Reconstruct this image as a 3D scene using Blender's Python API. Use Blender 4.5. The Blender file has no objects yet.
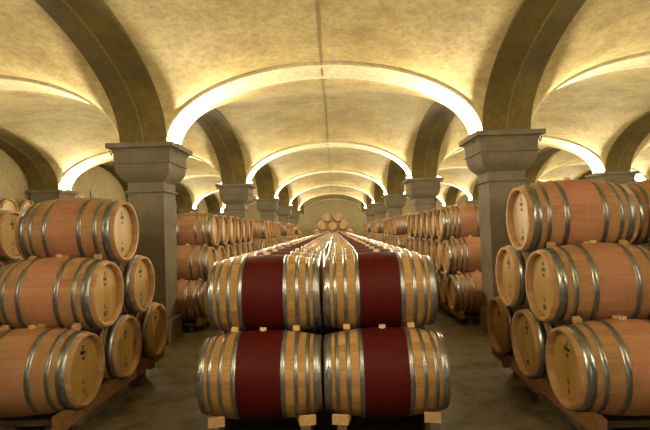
import bpy, bmesh, math, random
from math import pi, sin, cos, radians, sqrt, atan2
from mathutils import Vector, Matrix
random.seed(7)
SC = bpy.context.scene
COL = SC.collection

# ------------------------------------------------------------------ camera
CX, CZ = 0.126, 1.698
F, PITCH, ROLL, YAW = 488.9, 0.029, 0.030, -0.019
cd = bpy.data.cameras.new('camera'); cam = bpy.data.objects.new('camera', cd); COL.objects.link(cam)
cd.sensor_fit = 'HORIZONTAL'; cd.sensor_width = 36; cd.lens = F*36/650; cd.clip_start = .05; cd.clip_end = 200
Rz = Matrix.Rotation(-YAW, 4, 'Z'); Rx = Matrix.Rotation(pi/2+PITCH, 4, 'X'); Rr = Matrix.Rotation(-ROLL, 4, 'Z')
cam.matrix_world = Matrix.Translation((CX, 0, CZ)) @ Rz @ Rx @ Rr
SC.camera = cam
# ------------------------------------------------------------------ world, exposure
w = bpy.data.worlds.new('world'); SC.world = w; w.use_nodes = True
w.node_tree.nodes['Background'].inputs[0].default_value = (1, .8, .55, 1)
w.node_tree.nodes['Background'].inputs[1].default_value = 0.02
SC.view_settings.view_transform = 'Standard'; SC.view_settings.look = 'None'
SC.view_settings.gamma = 1; SC.view_settings.exposure = 0.0
WIN = 5.0
LAMP_W = 420.0
LAMP_COL = (1.0, .875, .60)

# ------------------------------------------------------------------ room numbers
W, L, Y1 = 5.567, 6.804, 7.788
XL = [-1.5*W, -.5*W, .5*W, 1.5*W, 2.5*W]
YL = [Y1+(k-2)*L for k in range(8)]          # YL[0] front wall line, YL[7] beyond the back wall

ZS = 3.093; RISE = 1.14; RISEL = 1.32; HB = .345; HX = .365; STEP = .04
YF = YL[0]; YB = YL[7]

# ------------------------------------------------------------------ material helpers
def mat(name):
    m = bpy.data.materials.new(name); m.use_nodes = True
    nt = m.node_tree; return m, nt, nt.nodes['Principled BSDF']
def N(nt, t, **kw):
    n = nt.nodes.new(t)
    for k, v in kw.items():
        if k.startswith('i_'):
            key = k[2:]; key = int(key) if key.isdigit() else key
            n.inputs[key].default_value = v
        else: setattr(n, k, v)
    return n
def lk(nt, a, b): nt.links.new(a, b)
def math_(nt, op, a, b=None, c=None):
    n = nt.nodes.new('ShaderNodeMath'); n.operation = op
    for i, v in enumerate((a, b, c)):
        if v is None: continue
        if isinstance(v, (int, float)): n.inputs[i].default_value = v
        else: nt.links.new(v, n.inputs[i])
    return n.outputs[0]
def mix(nt, f, a, b, bt='MIX'):
    n = nt.nodes.new('ShaderNodeMix'); n.data_type = 'RGBA'; n.blend_type = bt
    for s, v in ((n.inputs[0], f), (n.inputs[6], a), (n.inputs[7], b)):
        if isinstance(v, (int, float)): s.default_value = v
        elif isinstance(v, tuple): s.default_value = v if len(v) == 4 else (*v, 1)
        else: nt.links.new(v, s)
    return n.outputs[2]
def ramp(nt, f, stops):
    n = nt.nodes.new('ShaderNodeValToRGB'); e = n.color_ramp.elements
    while len(e) < len(stops): e.new(.5)
    for q, (p, c) in zip(e, stops): q.position = p; q.color = (*c, 1)
    nt.links.new(f, n.inputs[0]); return n.outputs[0]
def coords(nt, kind='Object'):
    return nt.nodes.new('ShaderNodeTexCoord').outputs[kind]
def noise(nt, vec, scale, detail=4, rough=.6, stretch=None):
    if stretch:
        mp = nt.nodes.new('ShaderNodeMapping'); mp.inputs['Scale'].default_value = stretch
        nt.links.new(vec, mp.inputs[0]); vec = mp.outputs[0]
    n = N(nt, 'ShaderNodeTexNoise'); n.inputs['Scale'].default_value = scale
    n.inputs['Detail'].default_value = detail; n.inputs['Roughness'].default_value = rough
    nt.links.new(vec, n.inputs['Vector']); return n.outputs['Fac']
def bump(nt, b, h, st, dist=.02):
    n = N(nt, 'ShaderNodeBump'); n.inputs['Strength'].default_value = st; n.inputs['Distance'].default_value = dist
    nt.links.new(h, n.inputs['Height']); nt.links.new(n.outputs[0], b.inputs['Normal'])

def plaster(name, c0, c1, c2, rough=.85):
    m, nt, b = mat(name); co = coords(nt)
    a = noise(nt, co, 1.1, 9, .72); f = noise(nt, co, 11, 9, .8); g = noise(nt, co, 45, 3, .6)
    col = ramp(nt, a, [(.22, c0), (.5, c1), (.78, c2)])
    col = mix(nt, .55, col, ramp(nt, f, [(.34, (.36, .30, .22)), (.55, (1, 1, 1))]), 'MULTIPLY')
    pit = ramp(nt, g, [(.26, (.45, .38, .28)), (.38, (1, 1, 1))])
    col = mix(nt, .7, col, pit, 'MULTIPLY')
    lk(nt, col, b.inputs['Base Color']); b.inputs['Roughness'].default_value = rough
    bump(nt, b, f, .35, .03)
    return m
M = {}
M['plaster'] = plaster('vault_plaster', (.24, .165, .05), (.46, .36, .15), (.62, .52, .28))
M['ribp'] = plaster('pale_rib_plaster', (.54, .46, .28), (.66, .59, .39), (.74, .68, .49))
M['arch'] = plaster('shaded_rib_plaster', (.052, .034, .004), (.10, .068, .008), (.17, .12, .02))  # long ribs: their shade is put into a much darker plaster colour
M['wall'] = plaster('wall_plaster', (.24, .185, .085), (.30, .235, .115), (.34, .275, .145))
def stone():
    m, nt, b = mat('pier_stone'); co = coords(nt)
    a = noise(nt, co, 2.2, 6, .6); f = noise(nt, co, 30, 6, .7)
    col = ramp(nt, a, [(.3, (.085, .066, .038)), (.55, (.128, .101, .06)), (.75, (.175, .142, .09))])
    col = mix(nt, .5, col, ramp(nt, f, [(.3, (.6, .57, .5)), (.6, (1, 1, 1))]), 'MULTIPLY')
    lk(nt, col, b.inputs['Base Color']); b.inputs['Roughness'].default_value = .8
    bump(nt, b, f, .3, .01); return m
M['stone'] = stone()
def floor_m():
    m, nt, b = mat('cellar_floor_concrete'); co = coords(nt)
    a = noise(nt, co, .8, 7, .6); f = noise(nt, co, 9, 8, .75); g = noise(nt, co, 3.1, 5, .7)
    col = ramp(nt, a, [(.3, (.085, .068, .03)), (.55, (.135, .11, .053)), (.75, (.18, .15, .08))])
    st = ramp(nt, g, [(.5, (1, 1, 1)), (.6, (.42, .36, .28))])
    col = mix(nt, .8, col, st, 'MULTIPLY')
    col = mix(nt, .6, col, ramp(nt, f, [(.3, (.5, .48, .4)), (.6, (1, 1, 1))]), 'MULTIPLY')
    lk(nt, col, b.inputs['Base Color'])
    lk(nt, ramp(nt, g, [(.3, (.38,)*3), (.7, (.7,)*3)]), b.inputs['Roughness'])
    bump(nt, b, f, .25, .01); return m
M['floor'] = floor_m()

def stave(name, base, dark, stain=None, stain_w=.17):
    m, nt, b = mat(name); co = coords(nt)
    sp = N(nt, 'ShaderNodeSeparateXYZ'); lk(nt, co, sp.inputs[0])
    ang = math_(nt, 'ARCTAN2', sp.outputs[1], sp.outputs[2])
    t = math_(nt, 'MULTIPLY', math_(nt, 'ADD', ang, pi), 30/(2*pi))
    fl = math_(nt, 'FLOOR', t); fr = math_(nt, 'FRACT', t)
    oi = N(nt, 'ShaderNodeObjectInfo')
    wn = N(nt, 'ShaderNodeTexWhiteNoise', noise_dimensions='2D')
    cb = N(nt, 'ShaderNodeCombineXYZ'); lk(nt, fl, cb.inputs[0]); lk(nt, oi.outputs['Random'], cb.inputs[1])
    lk(nt, cb.outputs[0], wn.inputs[0])
    va = nt.nodes.new('ShaderNodeVectorMath'); va.operation = 'ADD'
    sc = math_(nt, 'MULTIPLY', oi.outputs['Random'], 37.0)
    cb2 = N(nt, 'ShaderNodeCombineXYZ'); lk(nt, sc, cb2.inputs[0]); lk(nt, wn.outputs[0], cb2.inputs[1])
    lk(nt, co, va.inputs[0]); lk(nt, cb2.outputs[0], va.inputs[1])
    gr = noise(nt, va.outputs[0], 3, 6, .65, (1.5, 22, 22)); bl = noise(nt, va.outputs[0], 3.2, 4, .6)
    col = mix(nt, wn.outputs[0], base, dark)
    col = mix(nt, .55, col, ramp(nt, gr, [(.3, (.55, .48, .42)), (.6, (1.08, 1.05, 1))]), 'MULTIPLY')
    col = mix(nt, .5, col, ramp(nt, bl, [(.35, (.68, .6, .52)), (.6, (1, 1, 1))]), 'MULTIPLY')
    if stain:
        ax = math_(nt, 'ABSOLUTE', sp.outputs[0])
        d = math_(nt, 'SUBTRACT', math_(nt, 'ADD', stain_w, math_(nt, 'MULTIPLY', bl, .16)), ax)
        d = math_(nt, 'MULTIPLY', d, 14); d = math_(nt, 'MINIMUM', math_(nt, 'MAXIMUM', d, 0), 1)
        streak = noise(nt, va.outputs[0], 2.2, 4, .75, (9, .7, .7))
        st_ = math_(nt, 'MINIMUM', math_(nt, 'MAXIMUM', math_(nt, 'MULTIPLY', math_(nt, 'SUBTRACT', streak, .42), 5), 0), 1)
        k = math_(nt, 'MULTIPLY', math_(nt, 'ADD', math_(nt, 'MULTIPLY', st_, .65), .3), math_(nt, 'ADD', math_(nt, 'MULTIPLY', oi.outputs['Random'], .6), .35))
        k = math_(nt, 'MULTIPLY', k, math_(nt, 'ADD', math_(nt, 'MULTIPLY', d, .85), .15))
        col = mix(nt, k, col, stain)
    edge = math_(nt, 'MINIMUM', fr, math_(nt, 'SUBTRACT', 1, fr))
    line = ramp(nt, edge, [(0, (.5, .42, .35)), (.045, (1, 1, 1))])
    col = mix(nt, .5, col, line, 'MULTIPLY')
    tint = math_(nt, 'ADD', math_(nt, 'MULTIPLY', oi.outputs['Random'], .25), .85)
    tc = N(nt, 'ShaderNodeCombineXYZ')
    for i in range(3): lk(nt, tint, tc.inputs[i])
    col = mix(nt, 1, col, tc.outputs[0], 'MULTIPLY')
    lk(nt, col, b.inputs['Base Color']); b.inputs['Roughness'].default_value = .65; b.inputs['Specular IOR Level'].default_value = .3
    bump(nt, b, gr, .3, .005); return m
M['oak_stained'] = stave('stained_oak_staves', (.41, .25, .11), (.31, .175, .068), (.45, .18, .125))
M['oak'] = stave('oak_staves', (.38, .225, .078), (.28, .15, .045))
def maroon():
    m, nt, b = mat('maroon_paint'); co = coords(nt)
    sp = N(nt, 'ShaderNodeSeparateXYZ'); lk(nt, co, sp.inputs[0])
    ang = math_(nt, 'ARCTAN2', sp.outputs[1], sp.outputs[2])
    t = math_(nt, 'MULTIPLY', math_(nt, 'ADD', ang, pi), 30/(2*pi)); fr = math_(nt, 'FRACT', t)
    edge = math_(nt, 'MINIMUM', fr, math_(nt, 'SUBTRACT', 1, fr))
    g = noise(nt, co, 5, 6, .7, (1, 9, 9))
    col = ramp(nt, g, [(.3, (.038, .0015, .001)), (.7, (.06, .003, .002))])
    col = mix(nt, .6, col, ramp(nt, edge, [(0, (.5, .5, .5)), (.06, (1, 1, 1))]), 'MULTIPLY')
    lk(nt, col, b.inputs['Base Color']); b.inputs['Roughness'].default_value = .6
    b.inputs['Specular IOR Level'].default_value = .12
    bump(nt, b, g, .15, .004); return m
M['maroon'] = maroon()
def headwood():
    m, nt, b = mat('barrel_head_oak'); co = coords(nt)
    sp = N(nt, 'ShaderNodeSeparateXYZ'); lk(nt, co, sp.inputs[0]); oi = N(nt, 'ShaderNodeObjectInfo')
    t = math_(nt, 'MULTIPLY', math_(nt, 'ADD', sp.outputs[1], 1.035), 1/.085)
    fl = math_(nt, 'FLOOR', t); fr = math_(nt, 'FRACT', t)
    wn = N(nt, 'ShaderNodeTexWhiteNoise', noise_dimensions='2D')
    cb = N(nt, 'ShaderNodeCombineXYZ'); lk(nt, fl, cb.inputs[0]); lk(nt, oi.outputs['Random'], cb.inputs[1]); lk(nt, cb.outputs[0], wn.inputs[0])
    gr = noise(nt, co, 3, 5, .6, (8, 22, 1.3))
    col = mix(nt, wn.outputs[0], (.39, .235, .062), (.30, .17, .04))
    col = mix(nt, .5, col, ramp(nt, gr, [(.3, (.65, .6, .5)), (.6, (1, 1, 1))]), 'MULTIPLY')
    edge = math_(nt, 'MINIMUM', fr, math_(nt, 'SUBTRACT', 1, fr))
    col = mix(nt, .6, col, ramp(nt, edge, [(0, (.4, .33, .25)), (.04, (1, 1, 1))]), 'MULTIPLY')
    lk(nt, col, b.inputs['Base Color']); b.inputs['Roughness'].default_value = .5; return m
M['head'] = headwood()
def hoop_m():
    m, nt, b = mat('galvanised_steel_hoop'); co = coords(nt)
    f = noise(nt, co, 22, 5, .7); g = noise(nt, co, 3, 3, .5)
    col = ramp(nt, f, [(.3, (.16, .165, .165)), (.65, (.30, .305, .305))])
    lk(nt, col, b.inputs['Base Color']); b.inputs['Metallic'].default_value = .9
    lk(nt, ramp(nt, g, [(.3, (.27,)*3), (.7, (.40,)*3)]), b.inputs['Roughness']); return m
M['hoop'] = hoop_m()
def wood_m(name, a, c, rough=.6):
    m, nt, b = mat(name); co = coords(nt)
    g = noise(nt, co, 4, 6, .7, (9, 1.5, 9))
    lk(nt, ramp(nt, g, [(.3, a), (.7, c)]), b.inputs['Base Color']); b.inputs['Roughness'].default_value = rough
    bump(nt, b, g, .3, .006); return m
M['rack'] = wood_m('rack_timber', (.11, .05, .014), (.22, .105, .035))
M['wedge'] = wood_m('wedge_timber', (.34, .19, .07), (.48, .29, .12))
M['beam'] = wood_m('dark_bearer_timber', (.07, .045, .025), (.13, .085, .05))
def flat(name, c, rough=.6, metal=0, emit=None, est=0):
    m, nt, b = mat(name)
    n = noise(nt, coords(nt), 15, 3); c2 = tuple(x*.75 for x in c)
    lk(nt, ramp(nt, n, [(.3, c2), (.7, c)]), b.inputs['Base Color'])
    b.inputs['Roughness'].default_value = rough; b.inputs['Metallic'].default_value = metal
    if emit: b.inputs['Emission Color'].default_value = (*emit, 1); b.inputs['Emission Strength'].default_value = est
    return m
M['ink'] = flat('black_stamp_ink', (.03, .022, .015), .7)
M['bung'] = flat('pale_bung', (.62, .44, .24), .6)
M['housing'] = flat('lamp_housing', (.16, .14, .11), .5, .3)
M['bulb'] = flat('lamp_bulb_glow', (1, .9, .7), .4, 0, (1, .85, .6), 30)
M['cable'] = flat('black_cable', (.03, .028, .022), .6)
M['seam2'] = plaster('rib_joint_mortar', (.10, .07, .015), (.16, .115, .03), (.22, .165, .05))
M['seam'] = plaster('seam_mortar', (.20, .15, .06), (.28, .21, .09), (.34, .27, .12))
M['vent'] = flat('grey_vent_metal', (.16, .17, .15), .5, .4)
M['pane'] = flat('assumed_daylight_pane', (.8, .8, .8), .4, 0, (1, .95, .82), WIN)  # glowing pane of the assumed window, added as front light
M['plinth'] = flat('concrete_plinth', (.22, .19, .14), .8)

# ------------------------------------------------------------------ object helpers
def link(name, me, parent=None, loc=None):
    o = bpy.data.objects.new(name, me); COL.objects.link(o)
    if parent: o.parent = parent
    if loc: o.location = loc
    return o
def me_of(name, bm, mats, smooth=False):
    me = bpy.data.meshes.new(name); bmesh.ops.recalc_face_normals(bm, faces=bm.faces[:]) if name not in NOREC else None
    bm.to_mesh(me); bm.free()
    for m in (mats if isinstance(mats, (list, tuple)) else [mats]): me.materials.append(m)
    if smooth:
        me.polygons.foreach_set('use_smooth', [True]*len(me.polygons))
    return me
NOREC = set()
def tag(o, label=None, cat=None, group=None, kind=None):
    if label: o['label'] = label
    if cat: o['category'] = cat
    if group: o['group'] = group
    if kind: o['kind'] = kind
    return o
def box(bm, x0, x1, y0, y1, z0, z1):
    v = [bm.verts.new((x, y, z)) for x in (x0, x1) for y in (y0, y1) for z in (z0, z1)]
    for f in ((0,1,3,2),(4,6,7,5),(0,4,5,1),(2,3,7,6),(0,2,6,4),(1,5,7,3)): bm.faces.new([v[i] for i in f])
def tube(bm, pts, r, n=8):
    rings = []
    for i, p in enumerate(pts):
        p = Vector(p); a = Vector(pts[max(i-1, 0)]); b_ = Vector(pts[min(i+1, len(pts)-1)])
        d = (b_-a).normalized(); u = d.orthogonal().normalized(); v = d.cross(u)
        rings.append([bm.verts.new(p+r*(cos(2*pi*k/n)*u+sin(2*pi*k/n)*v)) for k in range(n)])
    for A, B in zip(rings, rings[1:]):
        for k in range(n): bm.faces.new((A[k], A[(k+1) % n], B[(k+1) % n], B[k]))
    bm.faces.new(rings[0][::-1]); bm.faces.new(rings[-1])
def prism(bm, poly, x0, x1):           # polygon in (y,z), extruded along x
    A = [bm.verts.new((x0, y, z)) for y, z in poly]; B = [bm.verts.new((x1, y, z)) for y, z in poly]
    n = len(poly)
    for i in range(n): bm.faces.new((A[i], A[(i+1) % n], B[(i+1) % n], B[i]))
    bm.faces.new(A[::-1]); bm.faces.new(B)

# ------------------------------------------------------------------ structure: floor, walls
X0, X1 = XL[0]-.52, XL[-1]+.52
bm = bmesh.new(); box(bm, X0-.3, X1+.3, YF-.3, YB+.3, -.2, 0)
tag(link('floor', me_of('floor', bm, M['floor'])), kind='structure')
for nm, b_ in (('wall_left', (X0-.3, X0, YF, YB)), ('wall_right', (X1, X1+.3, YF, YB)),
               ('wall_back', (X0-.3, X1+.3, YB, YB+.3)), ('wall_front', (X0-.3, X1+.3, YF-.3, YF))):
    bm = bmesh.new(); box(bm, *b_, 0, 5.2)
    tag(link(nm, me_of(nm, bm, M['wall'])), kind='structure')
bm = bmesh.new(); box(bm, -.012, .012, YB-.012, YB, 0, 4.3)
tag(link('trim_1', me_of('trim', bm, M['seam'])), kind='structure')

# ------------------------------------------------------------------ structure: vaults
AX = W/2-HX; AY = L/2-HB; P = 6.0
def ell(t): return sqrt(max(0, 1-t*t))
def vz(x, y):
    u, v = ell(x/AX), ell(y/AY)
    return ZS+STEP+((RISE*u)**P+(RISEL*v)**P)**(1/P)
bm = bmesh.new()
nx, ny = 36, 44
for i in range(len(XL)-1):
    for j in range(len(YL)-1):
        cx, cy = (XL[i]+XL[i+1])/2, (YL[j]+YL[j+1])/2
        g = []
        for a in range(nx+1):
            x = AX*sin(-pi/2+pi*a/nx); row = []
            for b in range(ny+1):
                y = AY*sin(-pi/2+pi*b/ny)
                row.append(bm.verts.new((cx+x, cy+y, vz(x, y))))
            g.append(row)
        for a in range(nx):
            for b in range(ny):
                bm.faces.new((g[a][b], g[a][b+1], g[a+1][b+1], g[a+1][b]))
bmesh.ops.solidify
me = bpy.data.meshes.new('ceiling'); bm.to_mesh(me); bm.free(); me.materials.append(M['plaster'])
me.polygons.foreach_set('use_smooth', [True]*len(me.polygons))
tag(link('ceiling', me), kind='structure')

def arch_mesh(name, half, lo, hi, axis, n=40, dip=0.):
    """vault rib: runs over 'half' span, its band from lo to hi across"""
    bm = bmesh.new(); inner = []; top = []
    mid = (lo+hi)/2
    for k in range(n+1):
        t = -pi/2+pi*k/n; s = half*sin(t); z = ZS+(RISE if axis == 'x' else RISEL)*cos(t)
        z2 = z+STEP+.06
        def pt(c, zz): return (s, c, zz) if axis == 'x' else (c, s, zz)
        if axis == 'x': sec = [(lo, z2), (lo, z-.012), (lo+.13, z-.012), (lo+.14, z), (hi-.14, z), (hi-.13, z-.012), (hi, z-.012), (hi, z2)]
        else: sec = [(lo, z2), (lo, z), (max(lo, -HX)/2+min(hi, HX)/2, z-.055*min(1, cos(t)*4)), (hi, z), (hi, z2)]
        inner.append([bm.verts.new(pt(c, zz)) for c, zz in sec])
    m_ = len(inner[0])
    for A, B in zip(inner, inner[1:]):
        for q in range(m_): bm.faces.new((A[q], A[(q+1) % m_], B[(q+1) % m_], B[q]))
    bm.faces.new(inner[0]); bm.faces.new(inner[-1][::-1])
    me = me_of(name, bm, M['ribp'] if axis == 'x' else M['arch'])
    return me
T = arch_mesh('cross_rib', AX, -HB, HB, 'x')
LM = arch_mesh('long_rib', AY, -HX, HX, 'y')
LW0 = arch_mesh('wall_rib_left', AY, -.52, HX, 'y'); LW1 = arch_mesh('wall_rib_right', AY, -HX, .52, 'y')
tn = [1]
def trim(me, loc):
    tn[0] += 1; o = link('trim_%d' % tn[0], me, loc=loc); return tag(o, kind='structure')
for j in range(len(YL)):
    for i in range(len(XL)-1): trim(T, ((XL[i]+XL[i+1])/2, YL[j], 0))
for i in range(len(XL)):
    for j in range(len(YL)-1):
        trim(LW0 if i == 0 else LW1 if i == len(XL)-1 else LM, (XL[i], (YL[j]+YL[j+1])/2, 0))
# cores where the ribs cross above each capital
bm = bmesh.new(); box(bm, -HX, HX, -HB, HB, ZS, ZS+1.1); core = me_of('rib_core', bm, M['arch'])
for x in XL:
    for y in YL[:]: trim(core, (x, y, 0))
# mortar seams: along the crown of each vault and down the middle of each long rib
def strip(pts, wd, th, name):
    bm = bmesh.new(); R = []
    for (x, y, z) in pts: R.append([bm.verts.new(p) for p in ((x-wd, y, z+.02), (x-wd, y, z-th), (x+wd, y, z-th), (x+wd, y, z+.02))])
    for A, B in zip(R, R[1:]):
        for q in range(4): bm.faces.new((A[q], A[(q+1) % 4], B[(q+1) % 4], B[q]))
    bm.faces.new(R[0]); bm.faces.new(R[-1][::-1]); return me_of(name, bm, M['seam'])
crown = strip([(0, AY*sin(-pi/2+pi*k/40), vz(0, AY*sin(-pi/2+pi*k/40))) for k in range(41)], .013, .008, 'crown_seam')
crown2 = strip([(0, y, ZS+RISE) for y in (-HB, HB)], .013, .008, 'rib_seam')
lseam = strip([(0, AY*sin(t), ZS+RISEL*cos(t)-.05*min(1, cos(t)*4)) for t in [-pi/2+pi*k/40 for k in range(41)]], .014, .012, 'long_seam'); lseam.materials[0] = M['seam2']
for j in range(len(YL)-1): trim(crown, (0, (YL[j]+YL[j+1])/2, 0))
for y in YL: trim(crown2, (0, y, 0))
for x in XL:
    for j in range(len(YL)-1): trim(lseam, (x, (YL[j]+YL[j+1])/2, 0))
# unseen window, assumed and added behind the camera for the front barrels' highlights
FW = bpy.data.objects.new('assumed_window_1', None); COL.objects.link(FW); FW.location = (.2, YF, 0); tag(FW, kind='structure')
bm = bmesh.new(); box(bm, -.95, .95, 0, .03, 1.0, 2.75)
link('pane', me_of('pane', bm, M['pane']), FW)
bm = bmesh.new()
for b_ in ((-1.05, -.95, .95, 2.8), (.95, 1.05, .95, 2.8), (-1.05, 1.05, .90, 1.0), (-1.05, 1.05, 2.75, 2.85), (-.02, .02, 1, 2.75)):
    box(bm, b_[0], b_[1], 0, .07, b_[2], b_[3])
link('assumed_window_frame', me_of('assumed_window_frame', bm, M['vent']), FW)
# vents in the left side wall
for j in range(2, 6):
    y = (YL[j]+YL[j+1])/2; r = bpy.data.objects.new('wall_vent', None); COL.objects.link(r); r.location = (X0, y, 3.25)
    tag(r, 'small square grey vent in the left wall, %s bay beyond the nearest pillar' % ['first', 'second', 'third', 'fourth'][j-2], 'vent', 'vents in the left side wall')
    bm = bmesh.new(); box(bm, 0, .03, -.14, .14, -.13, .13)
    link('frame', me_of('vent_frame', bm, M['vent']), r)
    bm = bmesh.new()
    for k in range(5): box(bm, .03, .05, -.11, .11, -.1+.042*k, -.08+.042*k)
    link('louvre', me_of('vent_louvre', bm, M['housing']), r)

# ------------------------------------------------------------------ pillars
ORD = ['first', 'second', 'third', 'fourth', 'fifth', 'sixth', 'seventh', 'eighth', 'ninth', 'tenth', 'eleventh', 'twelfth',
       'thirteenth', 'fourteenth', 'fifteenth', 'sixteenth', 'seventeenth', 'eighteenth', 'nineteenth', 'twentieth']
def sq_lathe(prof, name, m):
    bm = bmesh.new(); R = []
    for z, h in prof: R.append([bm.verts.new(p) for p in ((-h, -h, z), (h, -h, z), (h, h, z), (-h, h, z))])
    for A, B in zip(R, R[1:]):
        for q in range(4): bm.faces.new((A[q], A[(q+1) % 4], B[(q+1) % 4], B[q]))
    bm.faces.new(R[0]); bm.faces.new(R[-1]); return me_of(name, bm, m)
prof = [(0, .515), (.07, .515), (.075, .475), (.095, .452), (.125, .437), (.16, .43), (.28, .425), (.283, .445), (.305, .445), (.308, .42),
        (.36, .418), (.42, .408), (.47, .388), (.51, .362), (.545, .33), (.575, .298), (.59, .285)]
Mcap = sq_lathe([(ZS-d, h) for d, h in prof], 'capital', M['stone'])
Mneck = sq_lathe([(ZS-.71, .286), (ZS-.715, .312), (ZS-.73, .318), (ZS-.745, .312), (ZS-.75, .286)], 'necking', M['stone'])
Mshaft = sq_lathe([(ZS-.59, .28), (.37, .28)], 'shaft', M['stone'])
Mpl = sq_lathe([(.37, .30), (.34, .325), (0, .325)], 'plinth', M['stone'])
def pier(i, j):
    x, y = XL[i], YL[j]
    r = bpy.data.objects.new('stone_pillar', None); COL.objects.link(r); r.location = (x, y, 0)
    side = ['against the left side wall', 'left of the central nave', 'right of the central nave', 'beyond the right-hand aisle', 'against the right side wall'][i]
    pos = {1: 'level with the camera', 0: 'behind the camera'}.get(j, '%s from the front' % ORD[max(0, j-2)])
    tag(r, 'square grey stone pillar with moulded capital %s, %s' % (side, pos), 'pillar', 'stone pillars of the cellar')
    link('shaft', Mshaft, r); link('capital', Mcap, r); link('necking', Mneck, r); link('base', Mpl, r)
for i in range(5):
    for j in range(1, 7): pier(i, j)

# ------------------------------------------------------------------ uplights on the capitals
bm = bmesh.new(); box(bm, -.035, .035, -.10, .10, 0, .035); Mh = me_of('housing', bm, M['housing'])
bm = bmesh.new(); bmesh.ops.create_uvsphere(bm, u_segments=14, v_segments=8, radius=.026, matrix=Matrix.Translation((0, 0, .055)))
Mb = me_of('bulb', bm, M['bulb'], True)
bm = bmesh.new(); tube(bm, [(.03, -.09, .03), (.045, -.16, .04), (.05, -.22, 0), (.062, -.26, -.05), (.06, -.30, -.13), (.055, -.33, -.16), (.05, -.37, -.14), (.05, -.40, -.09)], .008, 6)
Mc = me_of('cable', bm, M['cable'], True)
LD = bpy.data.lights.new('capital_uplight', 'POINT'); LD.energy = LAMP_W; LD.color = LAMP_COL; LD.shadow_soft_size = .03
def uplight(i, j, s):
    x, y = XL[i]+s*.45, YL[j]
    r = bpy.data.objects.new('uplight', None); COL.objects.link(r); r.location = (x, y, ZS); r.scale = (s, 1, 1)
    side = 'right' if s > 0 else 'left'
    who = ['left wall pillar', 'left nave pillar', 'right nave pillar', 'right aisle pillar', 'right wall pillar'][i]
    pos = {1: 'beside the camera', 0: 'behind the camera'}.get(j, '%s from the front' % ORD[max(0, j-2)])
    tag(r, 'small warm uplight on the %s ledge of the %s %s' % (side, who, pos), 'lamp', 'uplights on the pillar capitals')
    link('housing', Mh, r); link('bulb', Mb, r)
    if 1 <= i <= 2 and j <= 3: link('cable', Mc, r)
    l = bpy.data.objects.new('lamp_light', LD); COL.objects.link(l); l.parent = r; l.location = (.0, 0, .10)
for j in range(1, 7):
    for i in range(5):
        if i > 0: uplight(i, j, -1)
        if i < 4: uplight(i, j, 1)

# ------------------------------------------------------------------ barrels
HL, RB, RE = .475, .35, .292
def rr(x): return RB-(RB-RE)*(abs(x)/HL)**2
SEG = 48
def ring_lathe(bm, prof, seg=SEG, mi=None, close=False):
    R = []
    for x, r in prof: R.append([bm.verts.new((x, r*sin(2*pi*k/seg), r*cos(2*pi*k/seg))) for k in range(seg)])
    pairs = list(zip(R, R[1:])) + ([(R[-1], R[0])] if close else [])
    for q, (A, B) in enumerate(pairs):
        for k in range(seg):
            f = bm.faces.new((A[k], A[(k+1) % seg], B[(k+1) % seg], B[k])); f.smooth = True
            if mi: f.material_index = mi(q)
    return R
def body_bm(seg=SEG, band=None, bm=None):
    bm = bm or bmesh.new(); xs = sorted(set([-HL+.95*k/18 for k in range(19)] + ([-band, band] if band else [])))
    pr = [(x, rr(x)) for x in xs]
    pr = [(-HL+.065, RE-.03), (-HL+.008, RE-.028), (-HL, RE-.012)] + [(x, r) for x, r in pr] + [(HL, RE-.012), (HL-.008, RE-.028), (HL-.065, RE-.03)]
    def mi(q):
        if not band: return 0
        xm = (pr[q][0]+pr[(q+1) % len(pr)][0])/2
        return 1 if abs(xm) < band else 0
    R = ring_lathe(bm, pr, seg, mi)
    return bm
def head_bm(s, seg=SEG, bm=None, idx=0):
    bm = bm or bmesh.new()
    x = s*(HL-.055)
    R = []
    for xx, r in ((x, RE-.029), (x+s*.004, RE-.045), (x+s*.006, .0)):
        if r == 0:
            c = bm.verts.new((xx, 0, 0))
            for k in range(seg):
                f = bm.faces.new((R[-1][k], R[-1][(k+1) % seg], c)); f.material_index = idx
        else:
            R.append([bm.verts.new((xx, r*sin(2*pi*k/seg), r*cos(2*pi*k/seg))) for k in range(seg)])
            if len(R) > 1:
                for k in range(seg):
                    f = bm.faces.new((R[0][k], R[0][(k+1) % seg], R[1][(k+1) % seg], R[1][k])); f.material_index = idx
    return bm
def hoop_bm(a, b, seg=SEG, bm=None, idx=0):
    bm = bm or bmesh.new(); t = .0035
    pr = [(a, rr(a)-.002), (a, rr(a)+t), ((a+b)/2, rr((a+b)/2)+t+.001), (b, rr(b)+t), (b, rr(b)-.002)]
    ring_lathe(bm, pr, seg, (lambda q: idx), True); return bm
def bung_bm(bm=None, idx=0, r=.026, up=.022):
    bm = bm or bmesh.new(); n = 12
    A = [bm.verts.new((r*cos(2*pi*k/n), r*sin(2*pi*k/n), RB-.01)) for k in range(n)]
    B = [bm.verts.new((r*1.12*cos(2*pi*k/n), r*1.12*sin(2*pi*k/n), RB+up)) for k in range(n)]
    for k in range(n):
        f = bm.faces.new((A[k], A[(k+1) % n], B[(k+1) % n], B[k])); f.material_index = idx
    f = bm.faces.new(B); f.material_index = idx
    f = bm.faces.new(A[::-1]); f.material_index = idx
    return bm
KINDS = {
 # name: hoops (inner, outer distance from the middle), band half width, stave material
 'side': dict(h=[(.145, .185), (.292, .324), (.37, .432)], band=None, wood='oak_stained'),
 'side8': dict(h=[(.15, .185), (.235, .268), (.325, .355), (.395, .455)], band=None, wood='oak_stained'),
 'maroon': dict(h=[(.17, .205), (.272, .302), (.36, .388), (.418, .472)], band=.17, wood='oak'),
}
MESH = {}
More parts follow.
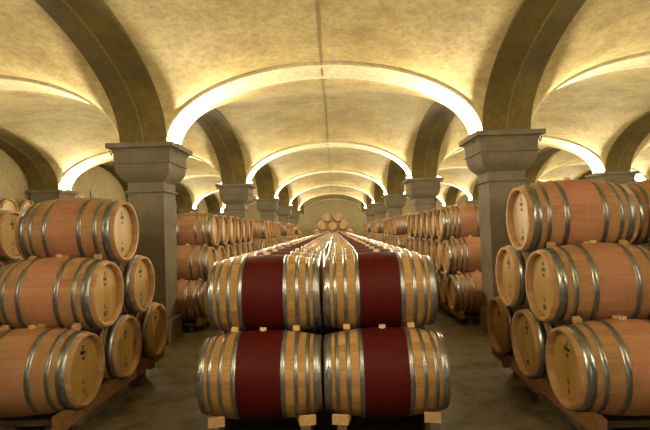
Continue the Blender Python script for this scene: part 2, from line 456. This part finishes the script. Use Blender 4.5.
for k, d in KINDS.items():
    mats = [M[d['wood']]] + ([M['maroon']] if d['band'] else [])
    MESH[k] = dict(body=me_of('staves_'+k, body_bm(band=d['band']), mats),
                   hoops=[me_of('hoop_'+k, hoop_bm(s*a, s*b) if s > 0 else hoop_bm(-b, -a), M['hoop']) for (a, b) in d['h'] for s in (-1, 1)],
                   heads=[me_of('head_'+k, head_bm(s), M['head']) for s in (-1, 1)],
                   bung=me_of('bung_'+k, bung_bm(), M['bung']))
    # one-mesh version for the distant copies
    bm = body_bm(24, d['band'])
    for s in (-1, 1): head_bm(s, 24, bm, 2)
    for (a, b) in d['h']: hoop_bm(a, b, 24, bm, 3); hoop_bm(-b, -a, 24, bm, 3)
    bung_bm(bm, 4)
    MESH[k]['far'] = me_of('barrel_far_'+k, bm, [M[d['wood']], M['maroon'], M['head'], M['hoop'], M['bung']])
def text_mesh(lines, s):
    """black stamped marks on a barrel head that faces +x (s=1) or -x (s=-1)"""
    verts, faces = [], []
    for txt, z, size in lines:
        cu = bpy.data.curves.new('t', 'FONT'); cu.body = txt; cu.size = size; cu.align_x = 'CENTER'; cu.extrude = .0006; cu.offset = .0012
        o = bpy.data.objects.new('t', cu); COL.objects.link(o)
        bpy.context.view_layer.update()
        me = bpy.data.meshes.new_from_object(o.evaluated_get(bpy.context.evaluated_depsgraph_get()))
        n0 = len(verts)
        for v in me.vertices:
            verts.append((s*(HL-.046+v.co.z), s*v.co.x, z+v.co.y))
        faces += [[n0+i for i in p.vertices] for p in me.polygons]
        bpy.data.objects.remove(o); bpy.data.curves.remove(cu); bpy.data.meshes.remove(me)
    me = bpy.data.meshes.new('stamp'); me.from_pydata(verts, [], faces); me.materials.append(M['ink']); return me
STAMP_A = [[('5', .165, .05), ('HH', .12, .045), ('16', .075, .038), ('L', -.13, .05), ('07', -.20, .055)],
           [('2', .165, .05), ('Mnr', .12, .055), ('16', .075, .045), ('11', -.12, .04), ('8', -.20, .05)]]
STAMPS = {s: [[text_mesh([(ch, z, sz)], s) for (ch, z, sz) in t] for t in STAMP_A] for s in (-1, 1)}
nbar = [0]
HID = []
def barrel(kind, x, y, z, label, group, face=0, near=None, tilt=0., stuff=False):
    """face: -1/+1 = the head that carries stamps"""
    near = (y < 11) if near is None else near
    if stuff: HID.append((kind, x, y, z, 0)); return
    nbar[0] += 1
    if near:
        r = bpy.data.objects.new('wine_barrel', None); COL.objects.link(r)
        mk = MESH[kind]
        link('staves', mk['body'], r)
        for h in mk['hoops']: link('hoop', h, r)
        for q, h in enumerate(mk['heads']):
            hd = link('head', h, r)
            if face and (q == (1 if face > 0 else 0)) and y < 9.3:
                for st in STAMPS[face][nbar[0] % 2]: link('stamp', st, hd)
        link('bung', mk['bung'], r)
    else:
        r = link('wine_barrel', MESH[kind]['far'])
    r.location = (x, y, z); r.rotation_euler = (tilt, 0, random.uniform(-.012, .012) if near else 0)
    tag(r, label, 'barrel', group); return r

PT, DY, DZ, ZB = .72, .36, .602, .532
def nth(k): return ORD[k] if k < len(ORD) else '%dth' % (k+1)
# --- the double row down the nave
NR = 42; CYB = 4.02
for side, sx in (('left', -1), ('right', 1)):
    for lv in (0, 1):
        for k in range(NR-lv):
            x = sx*(.486+random.uniform(0, .006 if k == 0 else .03)); y = CYB+k*PT+lv*DY; z = ZB+lv*DZ
            lay = ('lower', 'upper')[lv]
            if k < 20:
                where = 'nearest row' if k == 0 else '%s row back' % nth(k)
                lab = 'maroon-banded oak barrel, %s layer, %s of the nave gap, %s' % (lay, side, where)
            else:
                lab = 'maroon-banded oak barrel far down the nave, %s layer, %s of the gap' % (lay, side)
            barrel('maroon', x, y, z, lab, 'maroon-banded barrels down the nave, %s %s' % (lay, side), near=(y < 9.5 and (lv == 1 or k < 3)), tilt=random.uniform(-.05, .05), stuff=(lv == 0 and k >= 6))
# bearers, one per rail
def rail(name, x, y0, y1, wd, ht, label, group, m='beam', parent=None):
    bm = bmesh.new(); box(bm, -wd/2, wd/2, 0, y1-y0, 0, ht)
    o = link(name, me_of(name, bm, M[m]), loc=(x, y0, 0)); tag(o, label, 'timber', group); return o
for x, lb in ((-.836, 'outer left'), (-.136, 'inner left'), (.136, 'inner right'), (.836, 'outer right')):
    rail('timber_bearer', x, CYB-.30, CYB+(NR-1)*PT+.5, .07, .212, 'dark timber bearer under the nave barrels, %s of the four' % lb, 'bearers under the nave barrels')
# wedges
def wedge_mesh(w_, d_, h_, name='wedge'):
    bm = bmesh.new(); prism(bm, [(-d_/2, 0), (d_/2, 0), (d_/2, h_), (-d_/2*.6, h_*.8)], -w_/2, w_/2); return me_of(name, bm, M['wedge'])
WM = wedge_mesh(.055, .05, .05); bm = bmesh.new(); prism(bm, [(-.07, 0), (.075, 0), (.075, .012), (-.05, .075), (-.07, .072)], -.062, .062); WB = me_of('floor_wedge', bm, M['wedge'])
WS = wedge_mesh(.06, .06, .045)
def wedge(me, x, y, z, label, group, rx=0, rz=0):
    o = link('wooden_wedge', me, loc=(x, y, z)); o.rotation_euler = (rx, 0, rz); tag(o, label, 'wedge', group); return o
for x, nm in ((-.836, 'outer left'), (-.136, 'inner left'), (.136, 'inner right'), (.836, 'outer right')):
    wedge(WB, x, CYB-.20, .212, 'pale wooden wedge under the nearest lower barrels, %s' % nm, 'wedges at the foot of the nave row', 0, .22 if x < 0 else -.18)
for k in range(12):
    for x, nm in ((-.735, 'outer left'), (-.22, 'inner left'), (.20, 'inner right'), (.735, 'outer right')):
        wedge(WM, x, CYB+k*PT+.085, ZB+.325, 'small wooden wedge between the layers, %s, %s row of the nave' % (nm, ORD[k]), 'wedges between the nave layers', radians(-18))

# --- side stacks: pyramid rows with heads to the nave
def rack(xc, ys, z_ctr, label, group, wd=.07):
    """low timber rack: two scalloped boards under the barrel ends, ties and two base beams"""
    pk = z_ctr-.319*cos(radians(33)); lo = z_ctr-.319-.075
    pts = [(ys[0]-.33, lo), (ys[-1]+.33, lo), (ys[-1]+.33, pk)]
    for y in reversed(ys):
        for q in range(9):
            a = radians(33-66*q/8); pts.append((y+.33*sin(a), z_ctr-.319*cos(a)))
    pts.append((ys[0]-.33, pk))
    y0 = ys[0]; pts = [(p[0]-y0, p[1]) for p in pts]
    r = bpy.data.objects.new('barrel_rack', None); COL.objects.link(r); r.location = (xc, y0, 0); tag(r, label, 'rack', group)
    for dx in (-.375, .375):
        bm = bmesh.new(); prism(bm, pts, dx-wd/2, dx+wd/2); link('scalloped_board', me_of('scalloped_board', bm, M['rack']), r)
        bm = bmesh.new(); box(bm, dx*.5-.04, dx*.5+.04, -.1, ys[-1]-y0+.2, 0, lo-.05); link('base_beam', me_of('base_beam', bm, M['beam']), r)
    for k in range(len(ys)):
        y = ys[k]-y0; bm = bmesh.new(); box(bm, -.40, .40, y-.04, y+.04, lo-.05, lo); link('cross_tie', me_of('cross_tie', bm, M['beam']), r)
LAY = ['bottom', 'middle', 'top', 'fourth']
def stack(kind, xh, s, y0, n, name, near_n=None, levels=3, dz=DZ, wedges=True, zb=ZB, pt=PT, nearlim=11.5):
    """xh: |x| of the heads' plane toward the nave; s: side sign; heads toward -s"""
    xc = s*(xh+HL)
    for lv in range(levels):
        for k in range(n-lv):
            y = y0+k*pt+lv*pt/2; z = zb+lv*dz
            cnt = n-lv
            if cnt == 1: pos = 'the single barrel on top' if lv == levels-1 else 'only one'
            else: pos = 'nearest' if k == 0 else ('farthest' if k == cnt-1 else '%s from the front' % ORD[k])
            barrel(kind, xc+random.uniform(-.015, .015), y, z, 'oak barrel, %s layer, %s, %s' % (LAY[lv], pos, name),
                   'barrels of the %s' % name, face=-s, near=y < nearlim, stuff=(y0 > YL[5] and lv < 2))
    ys = [y0+k*pt for k in range(n)]
    rack(xc, ys, zb, 'low scalloped timber rack under the %s' % name, 'racks under the side stacks')
    if wedges:
        for lv in range(1, levels):
            for k in range(n-lv):
                for dx, nm in ((-.31, 'nave end'), (.0, 'middle'), (.31, 'far end')):
                    y = y0+k*pt+lv*pt/2; z = zb+(lv-1)*dz
                    wedge(WS, xc+s*dx, y-.30, z+.31, 'wedge under %s-layer %s barrel, %s, %s' % (LAY[lv], ORD[k], nm, name), 'wedges in the %s' % name, radians(20))
NK = dict(pt=.80, zb=.595, dz=.572)
stack('side', 1.94, -1, 4.06, 3, 'left foreground stack', **NK)
stack('side', 1.83, 1, 3.78, 3, 'right foreground stack', **NK)
stack('side', 3.80, -1, 4.35, 4, 'second left stack toward wall', wedges=False, **NK)
stack('side', 2.84, 1, 4.05, 3, 'second right stack toward wall', wedges=False, **NK)
NAMES = ['first to second', 'second to third', 'third to fourth', 'fourth to fifth']
for j in range(2, 6):
    for s, sd, kd in ((-1, 'left', 'side'), (1, 'right', 'side8')):
        nm = '%s stack from %s pillar' % (sd, NAMES[j-2])
        stack(kd, 2.1, s, YL[j]+.325+.42, 8 if j < 6 else 7, nm, wedges=(j == 2), pt=PT)
# aisle stacks seen over the foreground ones
stack('side', 7.45, -1, 8.8, 7, 'stack along left side wall', levels=4, wedges=False, nearlim=0)
stack('side', 6.9, 1, 8.8, 7, 'stack in right-hand aisle', levels=3, wedges=False, nearlim=0)

# --- end pyramid facing the camera
bm = bmesh.new(); box(bm, -1.9, 1.9, -.5, .5, 0, .375)
PB = link('plinth_block', me_of('plinth_block', bm, M['plinth']), loc=(0, 34.9, 0)); tag(PB, 'low concrete block carrying the barrels that face the camera at the far end', 'plinth')
for lv in range(4):
    n = 5-lv
    for k in range(n):
        x = (k-(n-1)/2)*.735; z = .38+.35+lv*.60
        pos = 'middle' if 2*k == n-1 else '%s from the left' % ORD[k]
        if lv < 2: HID.append(('side', x, 34.9, z, pi/2)); continue
        o = barrel('side', 0, 0, 0, 'end-on oak barrel at the far end, %s layer, %s' % (['bottom', 'second', 'third', 'top'][lv], pos), 'end-on barrels at the far end', near=False)
        o.location = (x, 34.9, z); o.rotation_euler = (0, 0, pi/2)

# the barrels nobody can tell apart: lower nave layer further back, bottom layers at the far end
vs, fs, mi = [], [], []
smats = [M['oak'], M['oak_stained'], M['maroon'], M['head'], M['hoop'], M['bung']]
for kind, x, y, z, rz in HID:
    me = MESH[kind]['far']; n0 = len(vs); c_, s_ = cos(rz), sin(rz)
    vs += [(x+v.co.x*c_-v.co.y*s_, y+v.co.x*s_+v.co.y*c_, z+v.co.z) for v in me.vertices]
    for p in me.polygons:
        fs.append([n0+i for i in p.vertices]); q = p.material_index
        mi.append((0 if kind == 'maroon' else 1) if q == 0 else q+1)
me = bpy.data.meshes.new('stacked_barrels'); me.from_pydata(vs, [], fs)
for m in smats: me.materials.append(m)
me.polygons.foreach_set('material_index', mi); me.polygons.foreach_set('use_smooth', [True]*len(fs))
tag(link('stacked_barrels', me), 'mass of oak barrels hidden under the upper nave layer and low at the far end', 'barrel', kind='stuff')
